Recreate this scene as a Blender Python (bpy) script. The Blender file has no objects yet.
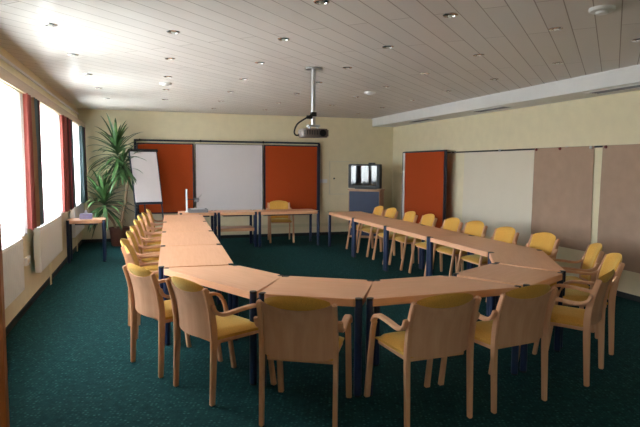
import bpy, bmesh, math, random
from mathutils import Vector, Matrix
random.seed(7)
PI = math.pi
scene = bpy.context.scene
COL = scene.collection

# ------------------------------------------------------------------ materials
def new_mat(name):
    m = bpy.data.materials.new(name); m.use_nodes = True
    nt = m.node_tree
    return m, nt, nt.nodes['Principled BSDF']

def N(nt, kind, **kw):
    n = nt.nodes.new(kind)
    for k, v in kw.items():
        setattr(n, k, v)
    return n

def coords(nt, scale=(1, 1, 1), rot=(0, 0, 0), what='Object'):
    tc = N(nt, 'ShaderNodeTexCoord'); mp = N(nt, 'ShaderNodeMapping')
    mp.inputs['Scale'].default_value = scale; mp.inputs['Rotation'].default_value = rot
    nt.links.new(tc.outputs[what], mp.inputs['Vector'])
    return mp.outputs['Vector']

def ramp(nt, fac, stops):
    r = N(nt, 'ShaderNodeValToRGB')
    e = r.color_ramp.elements
    while len(e) < len(stops): e.new(0.5)
    for el, (p, c) in zip(e, stops):
        el.position = p; el.color = (*c, 1)
    nt.links.new(fac, r.inputs['Fac'])
    return r.outputs['Color']

def plain(name, color, rough=0.5, metal=0.0, var=0.08, scale=30.0, spec=0.5, bump=0.0):
    m, nt, b = new_mat(name)
    n = N(nt, 'ShaderNodeTexNoise'); n.inputs['Scale'].default_value = scale; n.inputs['Detail'].default_value = 4
    nt.links.new(coords(nt), n.inputs['Vector'])
    lo = tuple(c * (1 - var) for c in color); hi = tuple(min(1, c * (1 + var)) for c in color)
    nt.links.new(ramp(nt, n.outputs['Fac'], [(0.3, lo), (0.7, hi)]), b.inputs['Base Color'])
    b.inputs['Roughness'].default_value = rough; b.inputs['Metallic'].default_value = metal
    b.inputs['Specular IOR Level'].default_value = spec
    if bump:
        bp = N(nt, 'ShaderNodeBump'); bp.inputs['Strength'].default_value = bump; bp.inputs['Distance'].default_value = 0.004
        nt.links.new(n.outputs['Fac'], bp.inputs['Height']); nt.links.new(bp.outputs['Normal'], b.inputs['Normal'])
    return m

def wood(name, dark, light, scale=(3, 40, 40), rough=0.4, coat=0.0):
    m, nt, b = new_mat(name)
    n = N(nt, 'ShaderNodeTexNoise'); n.inputs['Scale'].default_value = 1.0; n.inputs['Detail'].default_value = 5
    n.inputs['Distortion'].default_value = 0.4
    nt.links.new(coords(nt, scale), n.inputs['Vector'])
    nt.links.new(ramp(nt, n.outputs['Fac'], [(0.25, dark), (0.75, light)]), b.inputs['Base Color'])
    b.inputs['Roughness'].default_value = rough
    b.inputs['Coat Weight'].default_value = coat; b.inputs['Coat Roughness'].default_value = 0.25
    return m

def carpet_mat():
    m, nt, b = new_mat('teal_carpet')
    v = coords(nt, (1, 1, 1), (0, 0, 0.35))
    vo = N(nt, 'ShaderNodeTexVoronoi'); vo.inputs['Scale'].default_value = 34; vo.inputs['Randomness'].default_value = 0.45
    nt.links.new(v, vo.inputs['Vector'])
    fl = ramp(nt, vo.outputs['Distance'], [(0.12, (1, 1, 1)), (0.40, (0, 0, 0))])
    sep = N(nt, 'ShaderNodeSeparateColor'); nt.links.new(vo.outputs['Color'], sep.inputs['Color'])
    pick = ramp(nt, sep.outputs['Red'], [(0.05, (0, 0, 0)), (0.9, (1, 1, 1))])
    mul = N(nt, 'ShaderNodeMix', data_type='RGBA', blend_type='MULTIPLY'); mul.inputs['Factor'].default_value = 1
    nt.links.new(fl, mul.inputs['A']); nt.links.new(pick, mul.inputs['B'])
    n = N(nt, 'ShaderNodeTexNoise'); n.inputs['Scale'].default_value = 160; n.inputs['Detail'].default_value = 3
    nt.links.new(v, n.inputs['Vector'])
    n2 = N(nt, 'ShaderNodeTexNoise'); n2.inputs['Scale'].default_value = 18; n2.inputs['Detail'].default_value = 3
    nt.links.new(v, n2.inputs['Vector'])
    av = N(nt, 'ShaderNodeMath', operation='ADD'); nt.links.new(n.outputs['Fac'], av.inputs[0]); nt.links.new(n2.outputs['Fac'], av.inputs[1])
    hf = N(nt, 'ShaderNodeMath', operation='MULTIPLY'); nt.links.new(av.outputs[0], hf.inputs[0]); hf.inputs[1].default_value = 0.5
    base = ramp(nt, hf.outputs[0], [(0.35, CARPET_LO), (0.65, CARPET_HI)])
    mx = N(nt, 'ShaderNodeMix', data_type='RGBA')
    nt.links.new(mul.outputs['Result'], mx.inputs['Factor']); nt.links.new(base, mx.inputs['A'])
    mx.inputs['B'].default_value = (*CARPET_FLECK, 1)
    nt.links.new(mx.outputs['Result'], b.inputs['Base Color'])
    b.inputs['Roughness'].default_value = 0.95; b.inputs['Specular IOR Level'].default_value = 0.1
    bp = N(nt, 'ShaderNodeBump'); bp.inputs['Strength'].default_value = 0.5; bp.inputs['Distance'].default_value = 0.004
    nt.links.new(n.outputs['Fac'], bp.inputs['Height']); nt.links.new(bp.outputs['Normal'], b.inputs['Normal'])
    return m

def ceiling_mat():
    m, nt, b = new_mat('lacquered_ceiling_planks')
    v = coords(nt, (1, 1, 1), (0, 0, -PI / 4))
    br = N(nt, 'ShaderNodeTexBrick')
    br.inputs['Scale'].default_value = 1.0
    br.inputs['Brick Width'].default_value = 2.6; br.inputs['Row Height'].default_value = 0.18
    br.inputs['Mortar Size'].default_value = 0.0045; br.inputs['Mortar Smooth'].default_value = 0.2
    br.offset = 0.37; br.offset_frequency = 2
    br.inputs['Color1'].default_value = (0.76, 0.72, 0.68, 1); br.inputs['Color2'].default_value = (0.72, 0.68, 0.645, 1)
    br.inputs['Mortar'].default_value = (0.40, 0.36, 0.32, 1)
    nt.links.new(v, br.inputs['Vector'])
    nt.links.new(br.outputs['Color'], b.inputs['Base Color'])
    b.inputs['Roughness'].default_value = 0.22; b.inputs['Specular IOR Level'].default_value = 0.006
    bp = N(nt, 'ShaderNodeBump'); bp.inputs['Strength'].default_value = 0.6; bp.inputs['Distance'].default_value = 0.003; bp.invert = True
    nt.links.new(br.outputs['Fac'], bp.inputs['Height']); nt.links.new(bp.outputs['Normal'], b.inputs['Normal'])
    return m

def fabric(name, color, rough=0.9, scale=220, var=0.18, sheen=0.1, tint=(1, 1, 1)):
    m = plain(name, color, rough, 0, var, scale, 0.2, 0.35)
    b = m.node_tree.nodes['Principled BSDF']
    b.inputs['Sheen Weight'].default_value = sheen; b.inputs['Sheen Roughness'].default_value = 0.35; b.inputs['Sheen Tint'].default_value = (*tint, 1)
    return m

def stripes(name, period, stops):
    """vertical bands of cloth along the wall"""
    m, nt, b = new_mat(name)
    v = coords(nt)
    sx = N(nt, 'ShaderNodeSeparateXYZ'); nt.links.new(v, sx.inputs[0])
    d = N(nt, 'ShaderNodeMath', operation='DIVIDE'); nt.links.new(sx.outputs['Y'], d.inputs[0]); d.inputs[1].default_value = period
    r = N(nt, 'ShaderNodeValToRGB'); r.color_ramp.interpolation = 'CONSTANT'
    e = r.color_ramp.elements
    while len(e) < len(stops): e.new(0.5)
    for el, (p, c) in zip(e, stops):
        el.position = p; el.color = (*c, 1)
    nt.links.new(d.outputs[0], r.inputs['Fac'])
    nt.links.new(r.outputs['Color'], b.inputs['Base Color'])
    b.inputs['Roughness'].default_value = 0.9
    return m

def sheer_mat():
    m, nt, b = new_mat('sheer_voile'); nt.nodes.remove(b)
    out = nt.nodes['Material Output']
    tl = N(nt, 'ShaderNodeBsdfTranslucent'); tl.inputs['Color'].default_value = (0.93, 0.94, 0.96, 1)
    tr = N(nt, 'ShaderNodeBsdfTransparent')
    df = N(nt, 'ShaderNodeBsdfDiffuse'); df.inputs['Color'].default_value = (0.85, 0.86, 0.88, 1)
    w = N(nt, 'ShaderNodeTexNoise'); w.inputs['Scale'].default_value = 1.0
    nt.links.new(coords(nt, (300, 300, 120)), w.inputs['Vector'])
    mr = N(nt, 'ShaderNodeMapRange'); mr.inputs['To Min'].default_value = 0.25; mr.inputs['To Max'].default_value = 0.40
    nt.links.new(w.outputs['Fac'], mr.inputs['Value'])
    m1 = N(nt, 'ShaderNodeMixShader'); nt.links.new(mr.outputs[0], m1.inputs[0]); nt.links.new(tl.outputs[0], m1.inputs[1]); nt.links.new(tr.outputs[0], m1.inputs[2])
    m2 = N(nt, 'ShaderNodeMixShader'); m2.inputs[0].default_value = 0.22; nt.links.new(m1.outputs[0], m2.inputs[1]); nt.links.new(df.outputs[0], m2.inputs[2])
    nt.links.new(m2.outputs[0], out.inputs['Surface'])
    return m

def glass_mat():
    m, nt, b = new_mat('window_glass'); nt.nodes.remove(b)
    out = nt.nodes['Material Output']
    tr = N(nt, 'ShaderNodeBsdfTransparent'); gl = N(nt, 'ShaderNodeBsdfGlossy'); gl.inputs['Roughness'].default_value = 0.02
    n = N(nt, 'ShaderNodeTexNoise'); n.inputs['Scale'].default_value = 3; nt.links.new(coords(nt), n.inputs['Vector'])
    nt.links.new(ramp(nt, n.outputs['Fac'], [(0.3, (0.94, 0.97, 0.96)), (0.7, (0.97, 0.98, 0.98))]), tr.inputs['Color'])
    mx = N(nt, 'ShaderNodeMixShader'); mx.inputs[0].default_value = 0.06
    nt.links.new(tr.outputs[0], mx.inputs[1]); nt.links.new(gl.outputs[0], mx.inputs[2]); nt.links.new(mx.outputs[0], out.inputs['Surface'])
    return m

CARPET_LO = (0.003, 0.024, 0.026); CARPET_HI = (0.008, 0.052, 0.052); CARPET_FLECK = (0.030, 0.115, 0.110)
M = dict(
    carpet=carpet_mat(), ceiling=ceiling_mat(),
    wall=plain('cream_wall', (0.79, 0.70, 0.49), 0.85, 0, 0.03, 6, 0.2),
    bulkhead=plain('white_bulkhead', (0.78, 0.77, 0.76), 0.6, 0, 0.02, 6),
    trim=plain('pale_trim', (0.72, 0.66, 0.50), 0.6, 0, 0.03, 8),
    pelmet=wood('pelmet_wood', (0.42, 0.30, 0.19), (0.52, 0.39, 0.27), (30, 2, 30), 0.5),
    skirting=plain('dark_skirting', (0.012, 0.016, 0.016), 0.6),
    table=wood('beech_tabletop', (0.71, 0.355, 0.19), (0.79, 0.43, 0.25), (3, 45, 45), 0.42, 0.0),
    edge=wood('beech_edge', (0.66, 0.42, 0.29), (0.76, 0.52, 0.38), (3, 45, 45), 0.4),
    beech=wood('beech_frame', (0.58, 0.295, 0.155), (0.70, 0.395, 0.225), (18, 18, 3), 0.38, 0.2),
    ply=wood('beech_plywood', (0.58, 0.305, 0.175), (0.67, 0.385, 0.235), (30, 30, 2.5), 0.35, 0.3),
    yellow=fabric('yellow_upholstery', (0.64, 0.345, 0.07), sheen=0.5, tint=(0.60, 0.80, 0.42)),
    navy=plain('navy_powder_coat', (0.006, 0.018, 0.062), 0.42, 0, 0.1, 40),
    black=plain('black_plastic', (0.008, 0.009, 0.011), 0.5, 0, 0.1, 40),
    frame=plain('dark_frame', (0.010, 0.018, 0.038), 0.45, 0, 0.1, 40),
    orange=fabric('orange_felt', (0.40, 0.060, 0.012), 0.95, 150, 0.1, 0.05),
    whiteboard=plain('projection_white', (0.66, 0.62, 0.63), 0.55, 0, 0.01, 4),
    paper=plain('flip_paper', (0.66, 0.60, 0.60), 0.8, 0, 0.02, 6),
    white_paper=plain('white_paper', (0.75, 0.67, 0.54), 0.8, 0, 0.015, 3),
    kraft=plain('kraft_paper', (0.39, 0.255, 0.175), 0.62, 0, 0.07, 5, 0.4),
    chrome=plain('chrome', (0.75, 0.75, 0.76), 0.18, 1.0, 0.02, 20),
    alu=plain('brushed_aluminium', (0.55, 0.56, 0.58), 0.35, 1.0, 0.06, 60),
    bulb=plain('unlit_bulb', (0.75, 0.72, 0.66), 0.15),
    dark=plain('dark_recess', (0.02, 0.02, 0.02), 0.6),
    white=plain('white_plastic', (0.78, 0.78, 0.77), 0.4, 0, 0.02, 20),
    radiator=plain('radiator_enamel', (0.90, 0.90, 0.89), 0.35, 0, 0.01, 3),
    grey=plain('grey_housing', (0.20, 0.205, 0.225), 0.5, 0, 0.05, 30),
    beige_grey=plain('projector_housing', (0.15, 0.115, 0.10), 0.45, 0, 0.06, 40),
    leaf=None, trunk=plain('yucca_trunk', (0.33, 0.23, 0.14), 0.9, 0, 0.4, 60, 0.2, 0.8),
    pot=plain('terracotta_pot', (0.16, 0.055, 0.035), 0.6, 0, 0.12, 15),
    soil=plain('potting_soil', (0.02, 0.013, 0.009), 0.95, 0, 0.4, 90, 0.1, 1.0),
    cabinet=wood('cabinet_wood', (0.40, 0.21, 0.11), (0.50, 0.28, 0.16), (20, 20, 2), 0.45),
    blue=plain('blue_front', (0.008, 0.020, 0.066), 0.5, 0, 0.08, 8),
    screen=plain('dark_screen', (0.008, 0.009, 0.011), 0.07, 0, 0.05, 10, 0.9),
    lilac=plain('lilac_card', (0.46, 0.47, 0.80), 0.5, 0, 0.08, 12),
    tissue=plain('white_tissue', (0.85, 0.87, 0.92), 0.9, 0, 0.02, 12),
    red=plain('red_magnet', (0.16, 0.012, 0.010), 0.35), glass=glass_mat(), sheer=sheer_mat(),
    door=wood('brown_door', (0.42, 0.12, 0.03), (0.52, 0.165, 0.045), (14, 14, 1.5), 0.4),
    duct=plain('cream_duct', (0.70, 0.63, 0.42), 0.5, 0, 0.02, 8),
)
def leaf_mat():
    m, nt, b = new_mat('yucca_leaf')
    n = N(nt, 'ShaderNodeTexNoise'); n.inputs['Scale'].default_value = 6
    nt.links.new(coords(nt), n.inputs['Vector'])
    nt.links.new(ramp(nt, n.outputs['Fac'], [(0.3, (0.022, 0.065, 0.018)), (0.7, (0.075, 0.15, 0.045))]), b.inputs['Base Color'])
    b.inputs['Roughness'].default_value = 0.42
    return m
M['leaf'] = leaf_mat()

# ------------------------------------------------------------------ mesh helpers
class MB:
    def __init__(s): s.bm = bmesh.new()
    def box(s, c, size, rotz=0.0, rot=None):
        r = rot if rot is not None else Matrix.Rotation(rotz, 4, 'Z')
        mt = Matrix.Translation(c) @ r @ Matrix.Diagonal((*size, 1))
        bmesh.ops.create_cube(s.bm, size=1, matrix=mt); return s
    def tube(s, a, b, r, r2=None, n=16):
        a, b = Vector(a), Vector(b); d = b - a
        q = d.to_track_quat('Z', 'Y').to_matrix().to_4x4()
        bmesh.ops.create_cone(s.bm, cap_ends=True, segments=n, radius1=r, radius2=r if r2 is None else r2,
                              depth=d.length, matrix=Matrix.Translation((a + b) / 2) @ q); return s
    def path(s, pts, r, n=8):
        """round tube along points; r a number or one per point"""
        pts = [Vector(p) for p in pts]; rs = r if isinstance(r, (list, tuple)) else [r] * len(pts)
        rings = []
        up = Vector((0.137, 0.31, 0.94)).normalized()
        for i, p in enumerate(pts):
            t = (pts[min(i + 1, len(pts) - 1)] - pts[max(i - 1, 0)]).normalized()
            x = t.cross(up)
            if x.length < 1e-3: x = t.cross(Vector((1, 0, 0)))
            x.normalize(); y = x.cross(t)
            rings.append([s.bm.verts.new(p + (x * math.cos(2 * PI * k / n) + y * math.sin(2 * PI * k / n)) * rs[i]) for k in range(n)])
        for a, b in zip(rings, rings[1:]):
            for k in range(n): s.bm.faces.new((a[k], a[(k + 1) % n], b[(k + 1) % n], b[k]))
        s.bm.faces.new(rings[0][::-1]); s.bm.faces.new(rings[-1]); return s
    def prism(s, poly, z0, z1):
        a = [s.bm.verts.new((x, y, z0)) for x, y in poly]; b = [s.bm.verts.new((x, y, z1)) for x, y in poly]
        n = len(poly)
        for k in range(n): s.bm.faces.new((a[k], a[(k + 1) % n], b[(k + 1) % n], b[k]))
        s.bm.faces.new(a[::-1]); s.bm.faces.new(b); return s
    def lathe(s, prof, c=(0, 0, 0), n=20):
        rings = []
        for r, z in prof:
            rings.append([s.bm.verts.new((c[0] + r * math.cos(2 * PI * k / n), c[1] + r * math.sin(2 * PI * k / n), c[2] + z)) for k in range(n)])
        for a, b in zip(rings, rings[1:]):
            for k in range(n): s.bm.faces.new((a[k], a[(k + 1) % n], b[(k + 1) % n], b[k]))
        if prof[0][0] > 1e-4: s.bm.faces.new(rings[0][::-1])
        if prof[-1][0] > 1e-4: s.bm.faces.new(rings[-1])
        return s
    def ribbon(s, pts, xc, w, th):
        """bent lamination: path in the YZ plane, width w along X, thickness th in the plane (number or list)"""
        rings = []; L = len(pts)
        for i, (y, z) in enumerate(pts):
            y0, z0 = pts[max(i - 1, 0)]; y1, z1 = pts[min(i + 1, L - 1)]
            l = math.hypot(y1 - y0, z1 - z0); ny, nz = -(z1 - z0) / l, (y1 - y0) / l
            t = (th[i] if isinstance(th, (list, tuple)) else th) / 2
            rings.append([s.bm.verts.new((xc + sx * w / 2, y + sn * t * ny, z + sn * t * nz)) for sx, sn in ((-1, -1), (1, -1), (1, 1), (-1, 1))])
        for a, b in zip(rings, rings[1:]):
            for k in range(4): s.bm.faces.new((a[k], a[(k + 1) % 4], b[(k + 1) % 4], b[k]))
        s.bm.faces.new(rings[0][::-1]); s.bm.faces.new(rings[-1]); return s
    def grid(s, f, nu, nv, close=None):
        """f(u,v)->point on [0,1]^2 ; open surface"""
        vs = [[s.bm.verts.new(f(i / nu, j / nv)) for j in range(nv + 1)] for i in range(nu + 1)]
        for i in range(nu):
            for j in range(nv):
                s.bm.faces.new((vs[i][j], vs[i + 1][j], vs[i + 1][j + 1], vs[i][j + 1]))
        return vs
    def slab(s, f, g, nu, nv):
        """closed solid between two grids f (front) and g (back)"""
        A = s.grid(f, nu, nv); B = s.grid(g, nu, nv)
        for i in range(nu):
            s.bm.faces.new((A[i][0], A[i + 1][0], B[i + 1][0], B[i][0])); s.bm.faces.new((A[i][nv], A[i + 1][nv], B[i + 1][nv], B[i][nv]))
        for j in range(nv):
            s.bm.faces.new((A[0][j], A[0][j + 1], B[0][j + 1], B[0][j])); s.bm.faces.new((A[nu][j], A[nu][j + 1], B[nu][j + 1], B[nu][j]))
        return s
    def build(s, name, mat, parent=None, bevel=0.0, smooth=True, seg=2, loc=None, rotz=0.0):
        bm = s.bm
        bmesh.ops.recalc_face_normals(bm, faces=bm.faces[:])
        if bevel:
            ed = [e for e in bm.edges if len(e.link_faces) == 2 and e.calc_face_angle(0) > 0.6]
            bmesh.ops.bevel(bm, geom=ed, offset=bevel, segments=seg, affect='EDGES', clamp_overlap=True)
        me = bpy.data.meshes.new(name); bm.to_mesh(me); bm.free()
        mats = mat if isinstance(mat, (list, tuple)) else [mat]
        for q in mats: me.materials.append(q)
        if smooth:
            me.shade_smooth()
            me.set_sharp_from_angle(angle=math.radians(38))
        o = bpy.data.objects.new(name, me); COL.objects.link(o)
        if parent: o.parent = parent
        if loc is not None: o.location = loc
        o.rotation_euler.z = rotz
        return o

def thing(name, label, cat, loc=(0, 0, 0), rotz=0.0, group=None):
    o = bpy.data.objects.new(name, None); COL.objects.link(o); o.empty_display_size = 0.1
    o.location = loc; o.rotation_euler = (0, 0, rotz)
    return tag(o, label, cat, group)
def tag(o, label, cat, group=None):
    o['label'] = label; o['category'] = cat
    if group: o['group'] = group
    return o
def struct(o): o['kind'] = 'structure'; return o
def dup(root, loc, rotz, label, group=None):
    r = root.copy(); COL.objects.link(r); r.location = loc; r.rotation_euler = (0, 0, rotz); r['label'] = label
    if group: r['group'] = group
    def kids(src, dst):
        for ch in list(src.children):
            c = ch.copy(); COL.objects.link(c); c.parent = dst
            kids(ch, c)
    kids(root, r)
    return r
def spline(pts, n=6):
    out = []
    P = [pts[0]] + list(pts) + [pts[-1]]
    for i in range(1, len(P) - 2):
        p0, p1, p2, p3 = (Vector(P[i + k]) for k in (-1, 0, 1, 2))
        for k in range(n):
            t = k / n
            out.append(tuple(0.5 * ((2 * p1) + (p2 - p0) * t + (2 * p0 - 5 * p1 + 4 * p2 - p3) * t * t + (3 * p1 - p0 - 3 * p2 + p3) * t ** 3)))
    out.append(tuple(pts[-1])); return out

# ------------------------------------------------------------------ room
XL, XR, YB, YF, H = -1.34, 5.83, 12.70, -1.6, 2.81
T = 0.25
struct(MB().box(((XL + XR) / 2, (YB + YF) / 2, -0.06), (XR - XL + 0.6, YB - YF + 0.6, 0.12)).build('floor', M['carpet'], smooth=False))
struct(MB().box(((XL + XR) / 2, (YB + YF) / 2, H + 0.06), (XR - XL + 0.6, YB - YF + 0.6, 0.12)).build('ceiling', M['ceiling'], smooth=False))
struct(MB().box(((XL + XR) / 2, YB + T / 2, H / 2), (XR - XL + 2 * T, T, H)).build('wall_back', M['wall'], smooth=False))
struct(MB().box((XR + T / 2, (YB + YF) / 2, H / 2), (T, YB - YF, H)).build('wall_right', M['wall'], smooth=False))
struct(MB().box(((XL + XR) / 2, YF - T / 2, H / 2), (XR - XL + 2 * T, T, H)).build('wall_front', M['wall'], smooth=False))
WIN = [(4.55, 6.55), (7.32, 9.28), (10.25, 11.95), (-1.3, -0.6)]  # last opening is added, unseen behind the camera, to light near chair backs
SILL, HEAD = 0.93, 2.42
w = MB(); xc = XL - T / 2
w.box((xc, (YB + YF) / 2, SILL / 2), (T, YB - YF, SILL)).box((xc, (YB + YF) / 2, (H + HEAD) / 2), (T, YB - YF, H - HEAD))
edges = [YF] + [v for ab in sorted(WIN) for v in ab] + [YB]
for a, b in zip(edges[::2], edges[1::2]):
    w.box((xc, (a + b) / 2, (SILL + HEAD) / 2), (T, b - a, HEAD - SILL))
struct(w.build('wall_left', M['wall'], smooth=False))
for k, (a, b) in enumerate(WIN):
    root = bpy.data.objects.new('window_%d' % (k + 1), None); COL.objects.link(root); root.location = (XL - 0.16, (a + b) / 2, SILL); struct(root)
    W_, H_ = b - a, HEAD - SILL
    f = MB()
    for y in (-W_ / 2 + 0.035, 0, W_ / 2 - 0.035): f.box((0, y, H_ / 2), (0.07, 0.07, H_))
    for z in (0.035, H_ - 0.035): f.box((0, 0, z), (0.068, W_, 0.07))
    f.build('window_frame', M['white'], root, 0.004)
    MB().box((0, 0, H_ / 2), (0.008, W_ - 0.04, H_ - 0.04)).build('pane', M['glass'], root, smooth=False)
    MB().box((0.12, 0, 0.012), (0.20, W_ + 0.1, 0.024)).build('window_sill', M['white'], root, 0.004)
# skirtings
struct(MB().box((XL + 0.008, (YB + YF) / 2, 0.035), (0.016, YB - YF, 0.07)).build('baseboard_left', M['skirting'], smooth=False))
struct(MB().box((XR - 0.008, (YB + YF) / 2, 0.035), (0.016, YB - YF, 0.07)).build('baseboard_right', M['skirting'], smooth=False))
struct(MB().box(((XL + XR) / 2, YB - 0.008, 0.035), (XR - XL, 0.016, 0.07)).build('baseboard_back', M['skirting'], smooth=False))
# bulkhead along the right wall
BX = 5.27
bk = MB().box(((BX + XR) / 2, (YB + YF) / 2, (2.62 + H) / 2), (XR - BX, YB - YF, H - 2.62))
bk.box((BX - 0.006, (YB + YF) / 2, H - 0.012), (0.02, YB - YF, 0.024))
struct(bk.build('trim_1', M['bulkhead'], smooth=False))
# pelmet box and rail line along the window wall
pm = MB().box((XL + 0.13, (YB + YF) / 2, 2.457), (0.022, YB - YF, 0.108)).box((XL + 0.065, (YB + YF) / 2, 2.50), (0.13, YB - YF, 0.02))
struct(pm.build('trim_2', M['pelmet'], smooth=False))
struct(MB().box((XL + 0.012, (YB + YF) / 2, 2.70), (0.024, YB - YF, 0.026)).build('trim_3', M['white'], smooth=False))
# cable duct low on the back wall
struct(MB().box((3.2, YB - 0.012, 0.25), (5.0, 0.024, 0.07)).build('trim_4', M['duct'], bevel=0.004))
# open door leaf beside the camera
dr = bpy.data.objects.new('door_1', None); COL.objects.link(dr); dr.location = (-1.307, 2.2, 0); struct(dr)
MB().box((0.405, 0, 1.02), (0.81, 0.045, 2.04)).build('door_leaf', M['door'], dr, 0.003)
MB().tube((0.75, -0.022, 1.05), (0.75, -0.07, 1.05), 0.010).tube((0.755, -0.065, 1.05), (0.63, -0.065, 1.05), 0.010).build('door_handle', M['alu'], dr)
# wall hatch on the back wall
hb = MB()
y0 = YB - 0.008
for (x, z, sx, sz) in ((4.19, 1.375, 0.022, 0.80), (4.89, 1.375, 0.022, 0.80), (4.54, 1.765, 0.72, 0.022), (4.54, 0.985, 0.72, 0.022)):
    hb.box((x, y0, z), (sx, 0.016, sz))
hatch = thing('wall_hatch', 'square cream access hatch flush in the back wall left of the television', 'wall hatch', (0, 0, 0))
hb.build('hatch_frame', M['trim'], hatch)
MB().box((4.54, YB - 0.004, 1.375), (0.68, 0.008, 0.76)).build('hatch_door', M['wall'], hatch)
MB().tube((4.30, YB, 1.36), (4.30, YB - 0.02, 1.36), 0.02).build('latch', M['black'], hatch)
sw = thing('light_switch', 'white double switch plate on the cream back wall beside the hatch', 'switch', (4.03, YB, 1.30))
MB().box((0, -0.006, 0), (0.20, 0.012, 0.09)).build('plate', M['white'], sw, 0.003)
for x in (-0.05, 0.05): MB().box((x, -0.014, 0), (0.055, 0.008, 0.06)).build('rocker', M['white'], sw, 0.002)
so = thing('power_outlet', 'white double power outlet low on the window wall between two radiators', 'socket', (XL, 7.0, 0.56))
MB().box((0.02, 0, 0), (0.04, 0.20, 0.09)).build('housing', M['white'], so, 0.004)
for y in (-0.05, 0.05): MB().tube((0.03, y, 0), (0.042, y, 0), 0.028).build('socket', M['trim'], so)

# ------------------------------------------------------------------ radiators, curtains, sheers
RAD = [(4.3, 6.28, 'near'), (7.25, 9.0, 'mid'), (10.6, 12.1, 'far')]
rl = ['white panel radiator under the nearest window, left edge of the picture', 'white panel radiator under the middle window, right of the wall outlet', 'white panel radiator under the farthest window behind the small table']
for k, (a, b, _) in enumerate(RAD):
    r = thing('radiator', rl[k], 'radiator', (XL, (a + b) / 2, 0), 0, 'radiators under the windows')
    L_ = b - a
    p = MB().box((0.09, 0, 0.635), (0.05, L_, 0.53))
    n = int(L_ / 0.075)
    for q in range(n): p.box((0.119, -L_ / 2 + (q + 0.5) * L_ / n, 0.635), (0.012, 0.058, 0.48))
    p.build('panel', M['radiator'], r, smooth=False)
    g = MB().box((0.09, 0, 0.905), (0.075, L_ + 0.01, 0.012))
    for s_ in (-1, 1): g.box((0.09, s_ * L_ / 2, 0.64), (0.07, 0.012, 0.53))
    g.build('grille_casing', M['radiator'], r, 0.003)
    for s_ in (-1, 1): MB().box((0.036, s_ * L_ * 0.35, 0.64), (0.066, 0.04, 0.3)).build('bracket', M['radiator'], r)
    for y in (0.60, 0.66): MB().tube((0.05, L_ / 2 - y, 0.40), (0.05, L_ / 2 - y, 0.0), 0.007).build('pipe', M['duct'], r)
    MB().tube((0.09, L_ / 2 + 0.005, 0.80), (0.09, L_ / 2 + 0.07, 0.80), 0.022, 0.026).build('valve', M['white'], r)
XC = XL + 0.10
def wavy(y, k, amp, ph): return amp * math.sin(2 * PI * k * y + ph) + amp * 0.35 * math.sin(2 * PI * k * 2.3 * y + ph * 1.7)
def cloth(a, b, z0, z1, k, amp, ph, th, hem=0.0):
    L_ = b - a; nu = max(12, int(L_ * k * 12)); nv = 10
    c = MB()
    def F(off):
        def f(u, v):
            y = u * L_
            zb = z0 + hem * math.sin(y * 21 + ph) * math.sin(y * 7.3)
            z = zb + (z1 - zb) * v
            return (wavy(y, k, amp * (1.15 - 0.35 * v), ph) + off, y + 0.02 * math.sin(y * 13 + v * 2.5), z)
        return f
    return c, F, nu, nv
sl = ['white sheer curtain glowing over the nearest window', 'white sheer curtain over the middle window between two striped drapes', 'white sheer curtain over the farthest window near the corner plant']
SH = [(4.3, 6.74), (7.28, 9.44), (10.3, 11.88)]
for k, (a, b) in enumerate(SH):
    c, F, nu, nv = cloth(a, b, 0.905, 2.405, 9, 0.012, k * 1.3, 0, 0.022)
    c.grid(F(0), nu, nv)
    o = c.build('sheer_curtain', M['sheer']); o.location = (XC - 0.015, a, 0)
    tag(o, sl[k], 'curtain', 'white sheers at the windows')
RED = (0.22, 0.045, 0.035); TEAL = (0.085, 0.125, 0.135); TAN = (0.26, 0.15, 0.075); PLUM = (0.12, 0.022, 0.05); DRK = (0.055, 0.022, 0.02)
dm = [stripes('striped_drape_a', 1.0, [(0, RED), (0.30, TAN), (0.40, TEAL), (0.66, DRK), (0.72, RED), (0.84, PLUM)]),
      stripes('striped_drape_b', 1.2, [(0, RED), (0.33, DRK), (0.45, RED), (0.66, PLUM), (0.76, TEAL)]),
      stripes('striped_drape_c', 0.8, [(0, TEAL), (0.35, TEAL), (0.6, PLUM)])]
DR = [(6.58, 7.46, 0.955, 'rust and grey striped drape between the nearest and middle windows'),
      (9.26, 10.46, 0.925, 'rust and plum striped drape between the middle and farthest windows'),
      (11.72, 12.35, 0.90, 'grey green drape hanging in the window corner behind the yucca plant')]
for k, (a, b, z0, lab) in enumerate(DR):
    c, F, nu, nv = cloth(a, b, z0, 2.405, 5.5, 0.030, k * 2.1 + 0.5, 0.004)
    c.slab(F(0.0), F(-0.004), nu, nv)
    o = c.build('drape', dm[k]); o.location = (XC + 0.035, a, 0)
    tag(o, lab, 'curtain', 'striped drapes between the windows')

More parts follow.
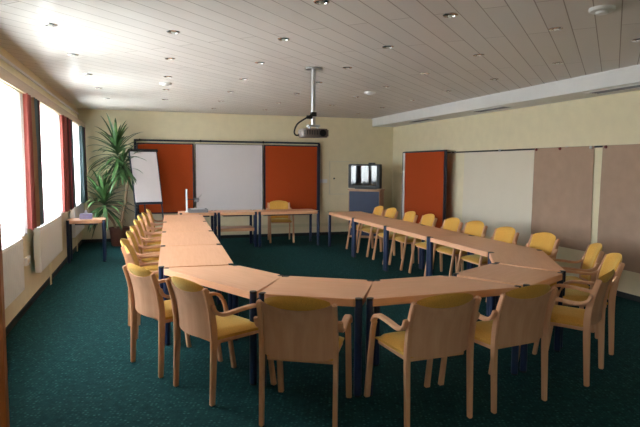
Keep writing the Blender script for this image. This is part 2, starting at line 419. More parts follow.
# ------------------------------------------------------------------ chairs
def upright_pts(): return spline([(-0.256, 0.0), (-0.248, 0.20), (-0.240, 0.40), (-0.242, 0.54), (-0.266, 0.69), (-0.312, 0.832)], 5)
UP = upright_pts()
def yback(z):
    for (y0, z0), (y1, z1) in zip(UP, UP[1:]):
        if z0 <= z <= z1: return y0 + (y1 - y0) * (z - z0) / (z1 - z0)
    (y0, z0), (y1, z1) = UP[-2], UP[-1]
    return y1 + (y1 - y0) / (z1 - z0) * (z - z1)
def make_chair(label, group):
    t = thing('armchair', label, 'chair', (0, 0, 0), 0, group)
    # seat
    def top(u, v):
        x, y = (u - .5) * 2, (v - .5) * 2
        k = (1 - abs(x) ** 5) * (1 - abs(y) ** 5)
        wx = 0.222 * (0.97 + 0.03 * v)
        return (x * wx, 0.012 + y * 0.225, 0.466 + 0.036 * k ** 0.5 - (0.010 * max(0, y) ** 3))
    def bot(u, v):
        p = top(u, v); return (p[0], p[1], 0.446)
    MB().slab(top, bot, 10, 10).build('seat', M['yellow'], t)
    sf = MB()
    for s_ in (-1, 1): sf.box((s_ * 0.205, 0.0, 0.432), (0.024, 0.41, 0.028))
    sf.box((0, 0.195, 0.432), (0.43, 0.022, 0.028)).box((0, -0.195, 0.432), (0.43, 0.022, 0.028))
    sf.build('seat_frame', M['beech'], t, 0.004)
    # back shell of plywood and the pad in front that rolls over its top
    def shell(off):
        def f(u, v):
            x = (u - .5) * 2
            zt = 0.826 - 0.046 * (1 - x * x) ** 0.8 if abs(x) < 1 else 0.826
            zb = 0.452 + 0.014 * abs(x) ** 4
            z = zb + (zt - zb) * v
            return (x * 0.222, yback(z) + 0.004 - 0.038 * (1 - x * x) + off, z)
        return f
    MB().slab(shell(0.0), shell(0.012), 14, 10).build('back_shell', M['ply'], t, 0.002)
    def pad(front):
        def f(u, v):
            x = (u - .5) * 2
            zt = 0.836 + 0.044 * max(0, 1 - x * x) ** 0.75
            zb = 0.480
            z = zb + (zt - zb) * v
            k = max(0, (1 - abs(x) ** 6) * (1 - abs(2 * v - 1) ** 8)) ** 0.5
            y = yback(z) + 0.004 - 0.038 * (1 - x * x)
            if front: return (x * 0.208, y + 0.014 + 0.022 * k, z)
            roll = 0.016 * max(0.0, min(1, (z - 0.782) / 0.02)) if True else 0
            return (x * 0.208, y + 0.0135 - roll * (1 - abs(x) ** 6) * (1 if v < 0.999 else 0.2), z)
        return f
    MB().slab(pad(True), pad(False), 14, 16).build('backrest', M['yellow'], t)
    for s_ in (-1, 1):
        th = [0.038 + 0.014 * min(1, z / 0.45) if z < 0.6 else 0.052 - 0.014 * (z - 0.6) / 0.24 for y, z in UP]
        MB().ribbon(UP, s_ * 0.238, 0.028, th).build('leg', M['beech'], t, 0.006)
        fl = spline([(0.292, 0.0), (0.262, 0.20), (0.232, 0.40), (0.212, 0.52), (0.187, 0.590)], 4)
        MB().ribbon(fl, s_ * 0.252, 0.040, [0.034 - 0.008 * z / 0.6 for y, z in fl]).build('leg', M['beech'], t, 0.006)
        ar = spline([(0.187, 0.584), (0.166, 0.620), (0.128, 0.643), (0.08, 0.650), (-0.03, 0.645), (-0.14, 0.634), (-0.20, 0.640), (-0.245, 0.668), (-0.266, 0.715)], 5)
        MB().ribbon(ar, s_ * 0.262, 0.046, 0.024).build('armrest', M['beech'], t, 0.006)
    return t
GW, GR, GA = 'armchairs along the window side of the tables', 'armchairs along the right side of the tables', 'armchairs round the near end of the tables'
proto = None
def chair(x, y, rz, label, group):
    global proto
    if proto is None:
        proto = make_chair(label, group); proto.location = (x, y, 0); proto.rotation_euler.z = rz; return proto
    return dup(proto, (x, y, 0), rz, label, group)
def R_(d): return math.radians(d)
def by_feet(x, y, deg, label, group):
    """rear feet midpoint and facing angle (0 = towards +Y, positive turns left)"""
    a = R_(deg)
    chair(x - 0.256 * math.sin(a) * 1, y + 0.256 * math.cos(a), a, label, group)
near = [(-0.03, 4.635, -63, 'yellow armchair at the near left bend of the tables, pale back, leftmost of two'),
        (0.295, 4.00, -62, 'yellow and beech armchair at the near left bend, arm seen right of its pale back'),
        (0.885, 3.285, -28, 'armchair with its back to us before the left near table joint, centre foreground'),
        (1.785, 3.10, 4, 'armchair with its back to us right of the table joint with two navy legs'),
        (2.455, 3.17, 9, 'armchair with its back to us, second from the right in the foreground row'),
        (3.375, 3.465, 34, 'armchair seen side on at the right end of the foreground row'),
        (4.05, 4.06, 60, 'armchair at the right hand bend directly behind the side on foreground chair'),
        (4.40, 4.65, 60, 'armchair at the right hand bend before the gap between the brown papers')]
for x, y, d, lab in near: by_feet(x, y, d, lab, GA)
LY = [(0.04, 10.30), (-0.03, 9.63), (-0.09, 9.00), (-0.13, 8.34), (-0.16, 7.53), (-0.185, 6.90), (-0.22, 6.21), (-0.16, 5.74)]
ordn = ['farthest', 'second farthest', 'third farthest', 'fourth farthest', 'fifth from the back wall', 'third nearest', 'second nearest', 'nearest']
for k, (x, y) in enumerate(LY):
    chair(x + 0.30, y - 0.02, R_(-90 - 2 + random.uniform(-2, 2)), 'yellow armchair, %s in the row along the window side tables' % ordn[k], GW)
RY = [(4.39, 10.16), (4.43, 9.65), (4.41, 8.83), (4.47, 8.27), (4.49, 7.54), (4.56, 7.01), (4.51, 6.24), (4.56, 5.56)]
for k, (x, y) in enumerate(RY):
    chair(x - 0.30, y, R_(90 + random.uniform(-3, 3)), 'yellow and beech armchair, %s in the row by the right wall' % ordn[k], GR)
chair(2.795, 11.90, R_(174), 'yellow armchair facing us behind the desk at the back wall', 'armchair at the back desk')

# ------------------------------------------------------------------ tables
ZT = 0.72
def chamfer(poly, c):
    out = []; n = len(poly)
    for i in range(n):
        p, a, b = Vector(poly[i]), Vector(poly[i - 1]), Vector(poly[(i + 1) % n])
        out.append(tuple(p + (a - p).normalized() * c)); out.append(tuple(p + (b - p).normalized() * c))
    return out
def inset(poly, d):
    out = []; n = len(poly)
    for i in range(n):
        p, a, b = Vector(poly[i]), Vector(poly[i - 1]), Vector(poly[(i + 1) % n])
        u, v = (a - p).normalized(), (b - p).normalized()
        s_ = math.sqrt(max(1e-6, (1 - u.dot(v)) / 2)); out.append(tuple(p + (u + v).normalized() * d / s_))
    return out
def make_table(name, poly, label, group, cat='table', legr=0.028, shelf=False):
    t = thing(name, label, cat, (0, 0, 0), 0, group)
    MB().prism(chamfer(poly, 0.062), ZT - 0.056, ZT).build('tabletop', [M['table']], t, 0.003)
    outer, inner = inset(poly, 0.13), inset(poly, 0.155)
    f = MB(); n = len(poly)
    for i in range(n):
        a0, a1, b0, b1 = outer[i], outer[(i + 1) % n], inner[i], inner[(i + 1) % n]
        f.prism([a0, a1, b1, b0], ZT - 0.090, ZT - 0.056)
    f.build('frame', M['navy'], t, smooth=False)
    for p in inset(poly, 0.031):
        l = MB().tube((p[0], p[1], 0.012), (p[0], p[1], ZT - 0.010), legr, n=18).build('leg', M['navy'], t)
        c = MB().lathe([(legr + 0.001, 0), (legr + 0.001, 0.010), (legr - 0.004, 0.014), (0, 0.014)], (p[0], p[1], ZT - 0.012), 18).build('cap', M['black'], l)
        MB().tube((p[0], p[1], 0), (p[0], p[1], 0.014), legr - 0.003, n=18).build('foot', M['black'], l)
    if shelf:
        xs = [p[0] for p in poly]; ys = [p[1] for p in poly]
        MB().box(((min(xs) + max(xs)) / 2, (min(ys) + max(ys)) / 2, 0.36), (max(xs) - min(xs) - 0.08, max(ys) - min(ys) - 0.14, 0.06)).build('shelf', M['table'], t, 0.004)
    return t
g = 0.004
RECT = [(-0.7 + g, -0.35), (0.7 - g, -0.35), (0.7 - g, 0.35), (-0.7 + g, 0.35)]
gL, gRt, gN = 'rectangular tables on the window side', 'rectangular tables on the right side', 'tables forming the near end of the ring'
a = -0.0387; x0, y0 = 0.3033, 10.891
dist = ['farthest', 'second farthest', 'third farthest', 'nearest']
tp = None
for i in range(4):
    s_, w_ = (i + 0.5) * 1.4, 0.35
    loc = (x0 + math.cos(a) * w_ + math.sin(a) * s_, y0 - s_ * math.cos(a) + w_ * math.sin(a), 0)
    lab = 'beech topped table with navy legs, %s in the window side row' % dist[i]
    if tp is None:
        tp = make_table('conference_table', RECT, lab, gL); tp.location = loc; tp.rotation_euler.z = a + PI / 2
    else: dup(tp, loc, a + PI / 2, lab, gL)
b = 0.0099; x1, y1 = 3.5495, 10.8535
for i in range(4):
    s_, w_ = (i + 0.5) * 1.4, 0.35
    loc = (x1 + math.sin(b) * s_ + math.cos(b) * w_, y1 - s_ * math.cos(b) + w_ * math.sin(b), 0)
    dup(tp, loc, b + PI / 2, 'beech topped table with navy legs, %s in the right hand row' % dist[i], gRt)
hT = 0.606
TRAP = [(g, 0), (1.4 - g, 0), (1.05 - g, hT), (0.35 + g, hT)]
SQ = [(g, 0), (0.79 - g, 0), (0.79 - g, 0.70), (g, 0.70)]
pa = make_table('trapezoid_table', TRAP, 'trapezoid beech table at the near left bend, beside the nearest window side table', gN)
pa.location = (0.103, 5.264, 0); pa.rotation_euler.z = R_(-62.5)
pb = make_table('small_table', SQ, 'short beech table between the left bend and the middle front table', gN)
pb.location = (0.762, 4.006, 0); pb.rotation_euler.z = R_(-29.6)
dup(pa, (1.462, 3.612, 0), R_(2.4), 'trapezoid beech table in the middle of the near end, between two navy leg pairs', gN)
dup(pb, (2.892, 3.684, 0), R_(29), 'short beech table between the middle front table and the right bend', gN)
dup(pa, (3.615, 4.078, 0), R_(60), 'trapezoid beech table at the right hand bend, corner pointing to the brown papers', gN)

# desks along the back wall
def rect(w_, d_): return [(0, 0), (w_, 0), (w_, d_), (0, d_)]
d1 = make_table('desk', rect(0.72, 0.6), 'small beech desk carrying the overhead projector at the back wall', 'desks at the back wall', 'desk'); d1.location = (0.60, 11.12, 0)
d2 = make_table('desk', rect(0.80, 0.62), 'beech desk with a lower shelf below the white board', 'desks at the back wall', 'desk', shelf=True); d2.location = (1.335, 11.12, 0)
d3 = make_table('desk', rect(1.30, 0.62), 'wide beech desk with the yellow armchair behind it at the back wall', 'desks at the back wall', 'desk'); d3.location = (2.15, 11.08, 0)
st = make_table('side_table', rect(0.62, 0.45), 'small beech table with navy legs beside the far radiator and plant', None, 'table'); st.location = (-1.30, 10.08, 0); st.rotation_euler.z = 0.04
bx = thing('small_box', 'small lilac box with white top on the little table by the radiator', 'box', (-1.01, 10.36, ZT + 0.001))
MB().box((0, 0, 0.045), (0.20, 0.12, 0.09)).build('carton', M['lilac'], bx, 0.004)
MB().grid(lambda u, v: ((u - .5) * 0.10 + 0.01 * math.sin(v * 7), (v - .5) * 0.04 + 0.012 * math.sin(u * 9), 0.088 + 0.075 * math.sin(u * PI) * (0.75 + 0.25 * math.sin(9 * v + 2))), 10, 6)
tq = MB(); tq.slab(lambda u, v: ((u - .5) * 0.10 * (1 - 0.5 * v), 0.012 * math.sin(u * 9 + v * 2) + 0.004, 0.089 + 0.07 * v * math.sin(0.3 + u * 2.5)), lambda u, v: ((u - .5) * 0.10 * (1 - 0.5 * v), 0.012 * math.sin(u * 9 + v * 2) - 0.004, 0.089 + 0.07 * v * math.sin(0.3 + u * 2.5)), 10, 5)
tq.build('tissue', M['tissue'], bx)

# ------------------------------------------------------------------ overhead projector on the left desk
op = thing('overhead_projector', 'grey overhead projector with upright post on the small back desk', 'projector', (0.97, 11.36, ZT + 0.001))
MB().box((0, 0, 0.035), (0.38, 0.34, 0.06)).box((0, 0, 0.003), (0.36, 0.32, 0.006)).build('base', M['grey'], op, 0.006)
MB().box((0, 0, 0.068), (0.28, 0.27, 0.006)).build('glass_stage', M['whiteboard'], op, 0.002)
MB().tube((-0.21, 0.02, 0.0), (-0.21, 0.02, 0.46), 0.018).box((-0.21, 0.02, 0.012), (0.07, 0.09, 0.024)).build('post', M['white'], op)
MB().tube((-0.21, 0.02, 0.26), (0.02, 0.0, 0.25), 0.008).build('arm', M['black'], op)
MB().box((-0.02, 0, 0.255), (0.10, 0.09, 0.05)).tube((-0.02, 0, 0.235), (-0.02, 0, 0.205), 0.04).build('lens_head', M['grey'], op, 0.004)
MB().box((0.04, 0, 0.315), (0.11, 0.10, 0.008), rot=Matrix.Rotation(R_(-40), 4, 'Y')).build('mirror', M['alu'], op, 0.002)

# ------------------------------------------------------------------ boards on the back wall
YP = YB - 0.10
def board(name, label, cat, x0, x1, z0, z1, mat, fr, posts):
    t = thing(name, label, cat, ((x0 + x1) / 2, YP, 0), 0, 'boards along the back wall')
    w_ = x1 - x0
    MB().box((0, 0, (z0 + z1) / 2), (w_ - 2 * fr, 0.03, z1 - z0 - 2 * fr)).build('panel', mat, t, smooth=False)
    f = MB()
    for s_ in (-1, 1): f.box((s_ * (w_ / 2 - fr / 2), -0.002, (z0 + z1) / 2), (fr, 0.044, z1 - z0))
    for z in (z0 + fr / 2, z1 - fr / 2): f.box((0, -0.002, z), (w_ - 2 * fr, 0.044, fr))
    f.build('frame', M['frame'], t, 0.003)
    for s_ in posts:
        MB().box((s_ * (w_ / 2 + 0.028), 0, 1.09), (0.052, 0.05, 2.18)).box((s_ * (w_ / 2 + 0.028), 0, 0.012), (0.07, 0.12, 0.024)).build('post', M['frame'], t, 0.004)
    return t
board('pinboard', 'orange felt pinboard on the back wall, left of the white board', 'pinboard', -0.19, 1.00, 0.60, 2.13, M['orange'], 0.025, (-1,))
board('whiteboard', 'wide white board between two orange pinboards on the back wall', 'whiteboard', 1.035, 2.545, 0.60, 2.13, M['whiteboard'], 0.012, ())
board('pinboard', 'orange felt pinboard on the back wall, right of the white board above the chair', 'pinboard', 2.58, 3.86, 0.60, 2.13, M['orange'], 0.025, (1,))
rail = thing('hanging_rail', 'long dark rail over the boards on the back wall', 'rail', (1.83, YP, 2.185))
MB().box((0, 0, 0), (4.14, 0.045, 0.038)).build('bar', M['frame'], rail, 0.003)
for x in (-2.0, -0.83, 0.75, 1.95): MB().box((x, 0.045, 0), (0.04, 0.13, 0.03)).build('bracket', M['frame'], rail)
for x in (-0.68, 0.72, -1.95): MB().tube((x, -0.02, 0.0), (x, -0.055, 0.0), 0.028).build('clamp_knob', M['black'], rail)

# flip chart
fc = thing('flip_chart', 'easel with a blank flip chart pad standing left of the orange pinboard', 'flip chart', (0.045, 11.93, 0), R_(16))
tilt = Matrix.Rotation(R_(-9), 4, 'X')
def fcp(x, y, z):
    v = Matrix.Translation((0, 0, 0.85)) @ tilt @ Vector((x, y, z)); return (v.x - 0.05 * z, v.y, v.z)
def fbox(b_, c, s_, nx=1):
    pts = []
    lo = [c[i] - s_[i] / 2 for i in range(3)]; hi = [c[i] + s_[i] / 2 for i in range(3)]
    vs = [b_.bm.verts.new(fcp(x, y, z)) for x in (lo[0], hi[0]) for y in (lo[1], hi[1]) for z in (lo[2], hi[2])]
    for q in ((0, 1, 3, 2), (4, 6, 7, 5), (0, 4, 5, 1), (2, 3, 7, 6), (0, 2, 6, 4), (1, 5, 7, 3)): b_.bm.faces.new([vs[i] for i in q])
    return b_
k_ = MB(); fbox(k_, (0, 0.02, 0.58), (0.58, 0.02, 1.12)); k_.build('board', M['frame'], fc)
k_ = MB(); fbox(k_, (0, -0.001, 0.57), (0.53, 0.018, 1.04)); k_.build('paper_pad', M['paper'], fc)
k_ = MB(); fbox(k_, (0, -0.012, 1.115), (0.60, 0.035, 0.055)); k_.build('clamp_bar', M['black'], fc, 0.004)
k_ = MB(); fbox(k_, (0, -0.03, 0.01), (0.54, 0.07, 0.02)); k_.build('pen_tray', M['frame'], fc, 0.003)
for s_ in (-1, 1):
    MB().path([fcp(s_ * 0.26, 0.03, 0.9), fcp(s_ * 0.265, 0.03, 0.05), (s_ * 0.31, -0.10, 0.012)], 0.014).build('leg', M['frame'], fc)
MB().path([fcp(0, 0.035, 0.9), (0.03, 0.42, 0.012)], 0.014).build('leg', M['frame'], fc)

# ------------------------------------------------------------------ right wall: pinboard, rail, papers
rp = thing('pinboard', 'orange pinboard standing against the right wall behind the chairs', 'pinboard', (5.60, 10.64, 0))
MB().box((0, -0.015, 1.06), (0.03, 1.745, 1.80)).build('panel', M['orange'], rp, smooth=False)
f = MB()
f.box((0, -0.905, 1.0), (0.05, 0.04, 1.97)).box((0, 0, 1.975), (0.05, 1.84, 0.032)).box((0, 0, 0.15), (0.05, 1.78, 0.03)).box((0, 0.96, 1.0), (0.05, 0.03, 1.97))
f.build('frame', M['frame'], rp, 0.003)
MB().box((-0.004, 0.900, 1.06), (0.045, 0.085, 1.80)).build('edge_strip', M['white'], rp, 0.003)
for y in (-0.905, 0.96): MB().box((0, y, 0.02), (0.40, 0.05, 0.04)).build('foot', M['frame'], rp, 0.006)
ZR = 1.945
rr = thing('hanging_rail', 'thin dark rail on the right wall with papers hanging from it', 'rail', (XR - 0.005, 7.4, ZR))
MB().box((0, 0, 0), (0.009, 5.4, 0.026)).build('bar', M['black'], rr, 0.003)
for y in (-2.3, -0.7, 0.9, 2.5): MB().box((0.000, y, 0), (0.011, 0.05, 0.038)).build('bracket', M['alu'], rr)
def sheet(name, ya, yb, z0, z1, mat, label, cat, ph, amp=0.005, flare=0.0, xo=0.0):
    c = MB(); W_ = yb - ya
    def F(off):
        return lambda u, v: (amp * (math.sin(u * 7 + ph) + 0.6 * math.sin(v * 19 + ph * 2 + 2 * math.sin(u * 5)) + 0.35 * math.sin(v * 43 + 3 * u + ph)) * (1.1 - v) - flare * (1 - v) ** 2 + off, (u - .5) * W_ * (1 + 0.03 * (1 - v)), z0 + (z1 - z0) * v)
    c.slab(F(0), F(0.0015), 24, 60)
    o = c.build(name, mat); o.location = (XR - 0.014 + xo, (ya + yb) / 2, 0)
    return tag(o, label, cat, 'large papers on the right wall')
sheet('paper_sheet', 7.40, 9.42, 0.42, ZR - 0.014, M['white_paper'], 'off-white paper sheet hanging between the orange pinboard and the brown paper', 'paper', 0.4, 0.002, 0.0, 0.007)
sheet('paper_sheet', 6.17, 7.39, 0.50, ZR + 0.010, M['kraft'], 'whole brown paper sheet hanging in the middle of the right wall', 'paper', 1.7, 0.004)
sheet('paper_sheet', 4.75, 6.02, 0.36, ZR + 0.012, M['kraft'], 'brown paper sheet cut by the right edge of the picture', 'paper', 3.1, 0.004)
for y, m_, lab in ((7.34, 'red', 'dark red magnet at the left corner of the middle brown paper'), (6.82, 'red', 'dark red magnet at the top middle of the middle brown paper'),
                   (6.22, 'white', 'white magnet at the right corner of the middle brown paper'), (5.96, 'red', 'dark red magnet at the left corner of the right brown paper'),
                   (8.30, 'alu', 'pale metal clip on the rail above the off-white paper'), (9.75, 'alu', 'pale metal clip on the rail beside the orange pinboard')):
    o = MB().lathe([(0.021, 0), (0.021, 0.012), (0.015, 0.02), (0, 0.021)], n=16)
    bmesh.ops.rotate(o.bm, verts=o.bm.verts, matrix=Matrix.Rotation(-PI / 2, 3, 'Y'))
    o = o.build('magnet', M[m_]); o.location = (XR - (0.0165 if m_ != 'alu' else 0.0095), y, ZR - (0.008 if m_ != 'alu' else 0)); tag(o, lab, 'magnet', 'magnets on the rail')

# ------------------------------------------------------------------ television and cabinet in the corner
ca = R_(-36)
tvx, tvy = 4.90, 12.10
cb = thing('television_cabinet', 'wooden cabinet with a blue front under the television in the corner', 'cabinet', (tvx, tvy, 0), ca)
MB().box((0, 0.0, 0.56), (0.74, 0.42, 1.08)).box((0, 0, 1.115), (0.78, 0.46, 0.03)).box((0, 0.01, 0.01), (0.70, 0.38, 0.02)).build('body', M['cabinet'], cb, 0.003)
fr_ = MB().box((0, -0.219, 0.57), (0.70, 0.018, 1.02))
fr_.build('blue_front', M['blue'], cb, 0.003)
for z in (0.25, 0.45, 0.65, 0.85): MB().box((0, -0.232, z), (0.66, 0.008, 0.006)).build('slat_line', M['blue'], cb)
tv = thing('television', 'dark tube television on the corner cabinet, screen reflecting the windows', 'television', (tvx, tvy - 0.01, 1.131), R_(-42))
body = MB()
rings = []
for y, sx, sz0, sz1 in ((-0.20, 0.385, 0.02, 0.575), (-0.05, 0.385, 0.02, 0.575), (0.16, 0.26, 0.06, 0.48), (0.24, 0.19, 0.09, 0.42)):
    rings.append([body.bm.verts.new(p) for p in ((-sx, y, sz0), (sx, y, sz0), (sx, y, sz1), (-sx, y, sz1))])
for A_, B_ in zip(rings, rings[1:]):
    for q in range(4): body.bm.faces.new((A_[q], A_[(q + 1) % 4], B_[(q + 1) % 4], B_[q]))
body.bm.faces.new(rings[0]); body.bm.faces.new(rings[-1][::-1])
body.box((0, -0.06, 0.01), (0.50, 0.22, 0.02))
body.build('housing', M['black'], tv, 0.010)
def scr(off):
    return lambda u, v: ((u - .5) * 0.62, -0.203 - 0.026 * (1 - (2 * u - 1) ** 2) - 0.002 * (1 - (2 * v - 1) ** 2) + off, 0.085 + 0.45 * v)
MB().slab(scr(0), scr(0.03), 20, 14).build('screen', M['screen'], tv)
MB().box((0, -0.205, 0.045), (0.60, 0.012, 0.03)).build('control_strip', M['black'], tv, 0.002)
dv = thing('set_top_box', 'flat black box lying on top of the tube television', 'box', (tvx + 0.10, tvy - 0.07, 1.131 + 0.577), ca)
MB().box((0, 0, 0.016), (0.14, 0.12, 0.032)).build('case', M['black'], dv, 0.003)
MB().tube((0.03, -0.058, 0.016), (0.03, -0.064, 0.016), 0.006).build('button', M['grey'], dv)

# ------------------------------------------------------------------ ceiling projector
pj = thing('ceiling_projector', 'projector hanging from the ceiling on a long silver pole', 'projector', (1.905, 6.41, 0))
MB().tube((0, 0, 2.14), (0, 0, H), 0.026, n=20).build('pole', M['alu'], pj)
MB().tube((0, 0, H - 0.018), (0, 0, H), 0.095, n=24).build('ceiling_plate', M['alu'], pj, 0.003)
hs = MB(); pts = []
for k in range(28):
    th_ = 2 * PI * k / 28; c_, s_ = math.cos(th_), math.sin(th_)
    pts.append((0.175 * math.copysign(abs(c_) ** 0.5, c_), 0.13 * math.copysign(abs(s_) ** 0.6, s_)))
hs.prism(pts, 1.998, 2.098); hs.build('housing', M['beige_grey'], pj, 0.014)
MB().tube((0.07, -0.12, 2.045), (0.07, -0.165, 2.045), 0.036, 0.040).build('lens', M['black'], pj)
MB().box((0, 0, 2.135), (0.14, 0.10, 0.022)).tube((0.05, 0.03, 2.09), (0.05, 0.03, 2.13), 0.008).tube((-0.05, -0.03, 2.09), (-0.05, -0.03, 2.13), 0.008).tube((-0.05, 0.03, 2.09), (-0.05, 0.03, 2.13), 0.008).tube((0.05, -0.03, 2.09), (0.05, -0.03, 2.13), 0.008).build('mount', M['alu'], pj)
MB().box((0, 0, 2.27), (0.066, 0.066, 0.05)).box((-0.05, -0.01, 2.235), (0.07, 0.03, 0.04)).build('pole_clamp', M['black'], pj, 0.004)
MB().path(spline([(0, -0.03, 2.28), (-0.10, -0.03, 2.22), (-0.20, -0.02, 2.15), (-0.235, -0.01, 2.06), (-0.21, 0.0, 2.02), (-0.165, 0.0, 2.03)], 6), 0.010).build('cable', M['black'], pj)
vg = MB()
for k in range(9): vg.box((-0.12 + k * 0.03 - 0.02, -0.1305, 2.05), (0.008, 0.008, 0.05))
vg.build('vent_grille', M['black'], pj)

# ------------------------------------------------------------------ ceiling lights and detectors
def make_downlight(label):
    t = thing('downlight', label, 'ceiling light', (0, 0, 0), 0, 'recessed downlights in the plank ceiling')
    MB().lathe([(0.058, 0.0), (0.058, -0.004), (0.050, -0.010), (0.038, -0.010), (0.034, -0.004), (0.034, 0.0)], n=20).build('ring', M['chrome'], t)
    MB().lathe([(0.036, -0.001), (0.030, -0.004), (0.026, -0.003), (0, -0.003)], n=16).build('recess', M['dark'], t)
    MB().lathe([(0.018, -0.003), (0.019, -0.012), (0.012, -0.019), (0, -0.021)], n=14).build('bulb', M['bulb'], t)
    return t
rows = [(-0.70, ['third', 'fourth', 'fifth', 'sixth', 'seventh'], [5.15, 6.45, 7.78, 9.12, 10.5]),
        (0.28, ['third', 'fourth', 'fifth', 'sixth', 'seventh'], [5.08, 6.36, 7.65, 8.95, 10.3]),
        (1.25, ['second', 'third', 'fourth', 'fifth', 'sixth', 'seventh', 'eighth'], [3.83, 5.04, 6.27, 7.51, 8.88, 10.21, 11.56]),
        (2.28, ['second', 'third', 'fourth', 'fifth', 'sixth', 'seventh', 'eighth'], [3.85, 5.04, 6.24, 7.47, 8.73, 10.11, 11.47]),
        (3.32, ['second', 'third', 'fourth', 'fifth', 'sixth', 'seventh'], [3.94, 5.10, 6.30, 7.53, 8.81, 10.12]),
        (4.38, ['second', 'third', 'fourth', 'fifth', 'sixth', 'seventh', 'eighth'], [4.03, 5.20, 6.40, 7.62, 8.88, 10.20, 11.57])]
rown = ['row nearest the windows', 'second row from the windows', 'third row from the windows', 'third row from the bulkhead', 'second row from the bulkhead', 'row nearest the bulkhead']
nearn = ['nearest', 'second nearest', 'third nearest', 'fourth nearest', 'fifth nearest', 'sixth nearest', 'farthest']
dl = None
for r_, (x, _, ys) in enumerate(rows):
    for k, y in enumerate(ys):
        nm = 'farthest' if k == len(ys) - 1 else nearn[k]
        lab = 'round chrome downlight in the ceiling, %s of the %s' % (nm, rown[r_])
        xx = x + 0.018 * (y - 7.0) - (0.09 if y < 4.1 and r_ == 5 else 0)
        if dl is None: dl = make_downlight(lab); dl.location = (xx, y, H)
        else: dup(dl, (xx, y, H), 0, lab)
sd = None
for (x, y, sc, lab) in ((3.16, 3.34, 1.25, 'large white smoke detector on the ceiling near the upper right corner'), (3.34, 8.16, 1.0, 'white smoke detector on the ceiling before the bulkhead, right of the projector pole'), (0.28, 8.26, 1.0, 'white smoke detector on the ceiling in the window half of the room')):
    if sd is None:
        sd = thing('smoke_detector', lab, 'smoke detector', (x, y, H), 0, 'smoke detectors on the ceiling')
        MB().lathe([(0.088, 0.0), (0.088, -0.018), (0.080, -0.026), (0.0, -0.030)], n=28).build('base', M['white'], sd)
        MB().lathe([(0.045, -0.028), (0.040, -0.042), (0.0, -0.046)], n=20).build('sensor', M['white'], sd)
    else: dup(sd, (x, y, H), 0, lab)
for y, lab in ((5.45, 'slotted grey vent under the right hand bulkhead, nearest of three'), (8.1, 'slotted grey vent under the right hand bulkhead, middle of three'), (10.6, 'slotted grey vent under the right hand bulkhead, farthest of three')):
    v = thing('ceiling_vent', lab, 'vent', (5.50, y, 2.62), 0, 'vents under the bulkhead')
    f = MB()
    for s_ in (-1, 1): f.box((s_ * 0.10, 0, -0.004), (0.02, 0.92, 0.010)).box((0, s_ * 0.45, -0.004), (0.19, 0.02, 0.010))
    f.build('frame', M['bulkhead'], v)
    MB().box((0, 0, -0.001), (0.18, 0.88, 0.003)).build('slot_back', M['dark'], v)
    f = MB()
    for k in range(4): f.box((-0.06 + k * 0.04, 0, -0.005), (0.008, 0.88, 0.010))
    f.build('slats', M['grey'], v)

# ------------------------------------------------------------------ yucca
yu = thing('potted_yucca', 'tall yucca plant in a reddish brown pot in the window corner', 'plant', (-0.55, 12.12, 0))
MB().lathe([(0.0, 0.0), (0.15, 0.0), (0.165, 0.02), (0.195, 0.33), (0.205, 0.34), (0.205, 0.375), (0.185, 0.375), (0.18, 0.33), (0.0, 0.33)], n=28).build('pot', M['pot'], yu)
MB().lathe([(0.181, 0.325), (0.18, 0.338), (0.0, 0.345)], n=24).build('soil', M['soil'], yu)
tr1 = spline([(0.04, 0, 0.33), (0.06, 0.0, 0.60), (0.12, 0.0, 0.86), (0.15, -0.01, 1.10), (0.20, -0.02, 1.38), (0.12, -0.02, 1.58), (0.02, -0.02, 1.80)], 6)
MB().path(tr1, [0.034 - 0.012 * i / len(tr1) for i in range(len(tr1))], 10).build('trunk', M['trunk'], yu)
tr2 = spline([(-0.06, -0.03, 0.33), (-0.12, -0.05, 0.5), (-0.22, -0.08, 0.66), (-0.27, -0.08, 0.78)], 5)
MB().path(tr2, 0.026, 10).build('trunk', M['trunk'], yu)
tr3 = spline([(0.20, -0.02, 1.36), (0.17, -0.05, 1.48), (0.10, -0.06, 1.56)], 4)
MB().path(tr3, 0.018, 8).build('trunk', M['trunk'], yu)
def leaf(m_, base, direc, length, width, droop):
    direc = Vector(direc).normalized(); base = Vector(base)
    side = direc.cross(Vector((0, 0, 1)))
    if side.length < 0.05: side = Vector((1, 0, 0))
    side.normalize()
    n = 8; L_, C_, R__ = [], [], []
    p = base.copy(); d = direc.copy()
    for i in range(n + 1):
        t = i / n
        w_ = width * (0.55 + 1.3 * t) * (1 - t) ** 0.62 * 0.9 if t < 1 else 0
        up = side.cross(d).normalized()
        L_.append(m_.bm.verts.new(p - side * (w_ + 0.0006) + up * w_ * 0.35)); C_.append(m_.bm.verts.new(p)); R__.append(m_.bm.verts.new(p + side * (w_ + 0.0006) + up * w_ * 0.35))
        p = p + d * length / n
        d = (d + Vector((0, 0, -droop * (0.35 + t) / n * 2))).normalized()
    for i in range(n):
        m_.bm.faces.new((L_[i], L_[i + 1], C_[i + 1], C_[i])); m_.bm.faces.new((C_[i], C_[i + 1], R__[i + 1], R__[i]))
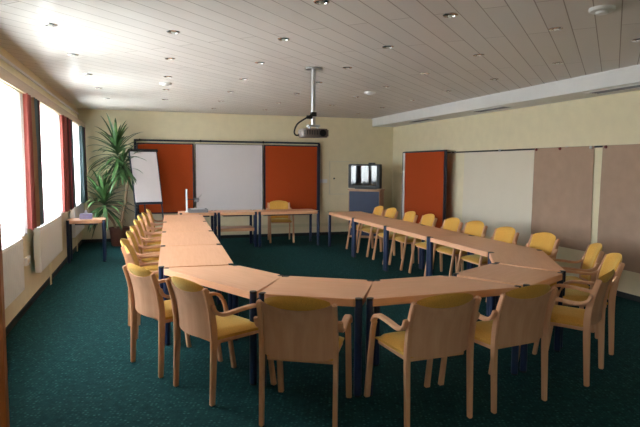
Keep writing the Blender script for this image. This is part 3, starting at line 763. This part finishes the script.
def head(base, n, lmin, lmax, spread_lo, spread_hi, droop, axis=(0, 0, 1), h=0.25):
    m_ = MB(); ax = Vector(axis).normalized(); q = ax.to_track_quat('Z', 'Y')
    for i in range(n):
        t = i / n; az = i * 2.39996 + random.uniform(-0.3, 0.3)
        el = math.radians(spread_lo + (spread_hi - spread_lo) * t + random.uniform(-8, 8))
        d = q @ Vector((math.cos(az) * math.cos(el), math.sin(az) * math.cos(el), math.sin(el)))
        if base[0] + -0.55 + d.x * 0.7 < -1.28 + 0.1: d.x *= 0.5
        if base[1] + 12.12 + d.y * 0.75 > 12.6: d.y *= 0.35
        leaf(m_, Vector(base) + ax * (h * (t - 0.5)), d, random.uniform(lmin, lmax), 0.042, droop * random.uniform(0.7, 1.3))
    for v in m_.bm.verts:
        if v.co.x - 0.55 < -1.12: v.co.x = -1.12 + 0.55 + (v.co.x - 0.55 + 1.12) * 0.15
        if v.co.y + 12.12 > 12.55: v.co.y = 12.55 - 12.12 + (v.co.y + 12.12 - 12.55) * 0.1
    m_.build('foliage', M['leaf'], yu)
head((0.0, -0.02, 1.86), 70, 0.48, 0.78, -45, 74, 0.6, (-0.15, 0, 1), 0.30)
head((0.09, -0.06, 1.58), 44, 0.35, 0.60, -45, 60, 0.6, (0.0, 0, 1), 0.16)
head((-0.27, -0.08, 0.86), 60, 0.50, 0.75, -30, 78, 0.8, (-0.1, 0, 1), 0.22)

# ------------------------------------------------------------------ light: overcast sky through the windows
wd = bpy.data.worlds.new('overcast_sky'); scene.world = wd; wd.use_nodes = True
nt = wd.node_tree; bg = nt.nodes['Background']
tc = N(nt, 'ShaderNodeTexCoord'); sx = N(nt, 'ShaderNodeSeparateXYZ'); nt.links.new(tc.outputs['Generated'], sx.inputs[0])
cr = ramp(nt, sx.outputs['Z'], [(0.0, (0.50, 0.52, 0.50)), (0.04, (0.90, 0.935, 1.02))])
nt.links.new(cr, bg.inputs['Color']); bg.inputs['Strength'].default_value = 37.0
for k, (a, b) in enumerate(WIN):
    ld = bpy.data.lights.new('window_portal', 'AREA'); ld.shape = 'RECTANGLE'; ld.size = b - a; ld.size_y = HEAD - SILL
    ld.cycles.is_portal = True
    lo = bpy.data.objects.new('window_portal', ld); COL.objects.link(lo)
    lo.location = (XL - T - 0.02, (a + b) / 2, (SILL + HEAD) / 2); lo.rotation_euler = (PI / 2, 0, -PI / 2)

# ------------------------------------------------------------------ camera
f_, h_, yaw, pitch, roll = 557.18, 1.6646, 0.30191, 0.085636, 0.006646
fw = Vector((math.sin(yaw) * math.cos(pitch), math.cos(yaw) * math.cos(pitch), -math.sin(pitch)))
rt = Vector((math.cos(yaw), -math.sin(yaw), 0)); up = rt.cross(fw)
r2 = rt * math.cos(roll) + up * math.sin(roll); u2 = -rt * math.sin(roll) + up * math.cos(roll)
cd = bpy.data.cameras.new('camera'); cam = bpy.data.objects.new('camera', cd); COL.objects.link(cam)
cam.matrix_world = Matrix(((r2.x, u2.x, -fw.x, 0), (r2.y, u2.y, -fw.y, 0), (r2.z, u2.z, -fw.z, h_), (0, 0, 0, 1)))
cd.sensor_fit = 'HORIZONTAL'; cd.sensor_width = 36; cd.lens = f_ / 640 * 36; cd.clip_start = 0.05
scene.camera = cam
scene.cycles.use_denoising = True
scene.cycles.max_bounces = 10; scene.cycles.diffuse_bounces = 5; scene.cycles.transparent_max_bounces = 12
scene.cycles.caustics_reflective = False; scene.cycles.caustics_refractive = False
vs = scene.view_settings; vs.view_transform = 'Standard'; vs.look = 'None'; vs.gamma = 1; vs.use_curve_mapping = False
vs.exposure = 0.0
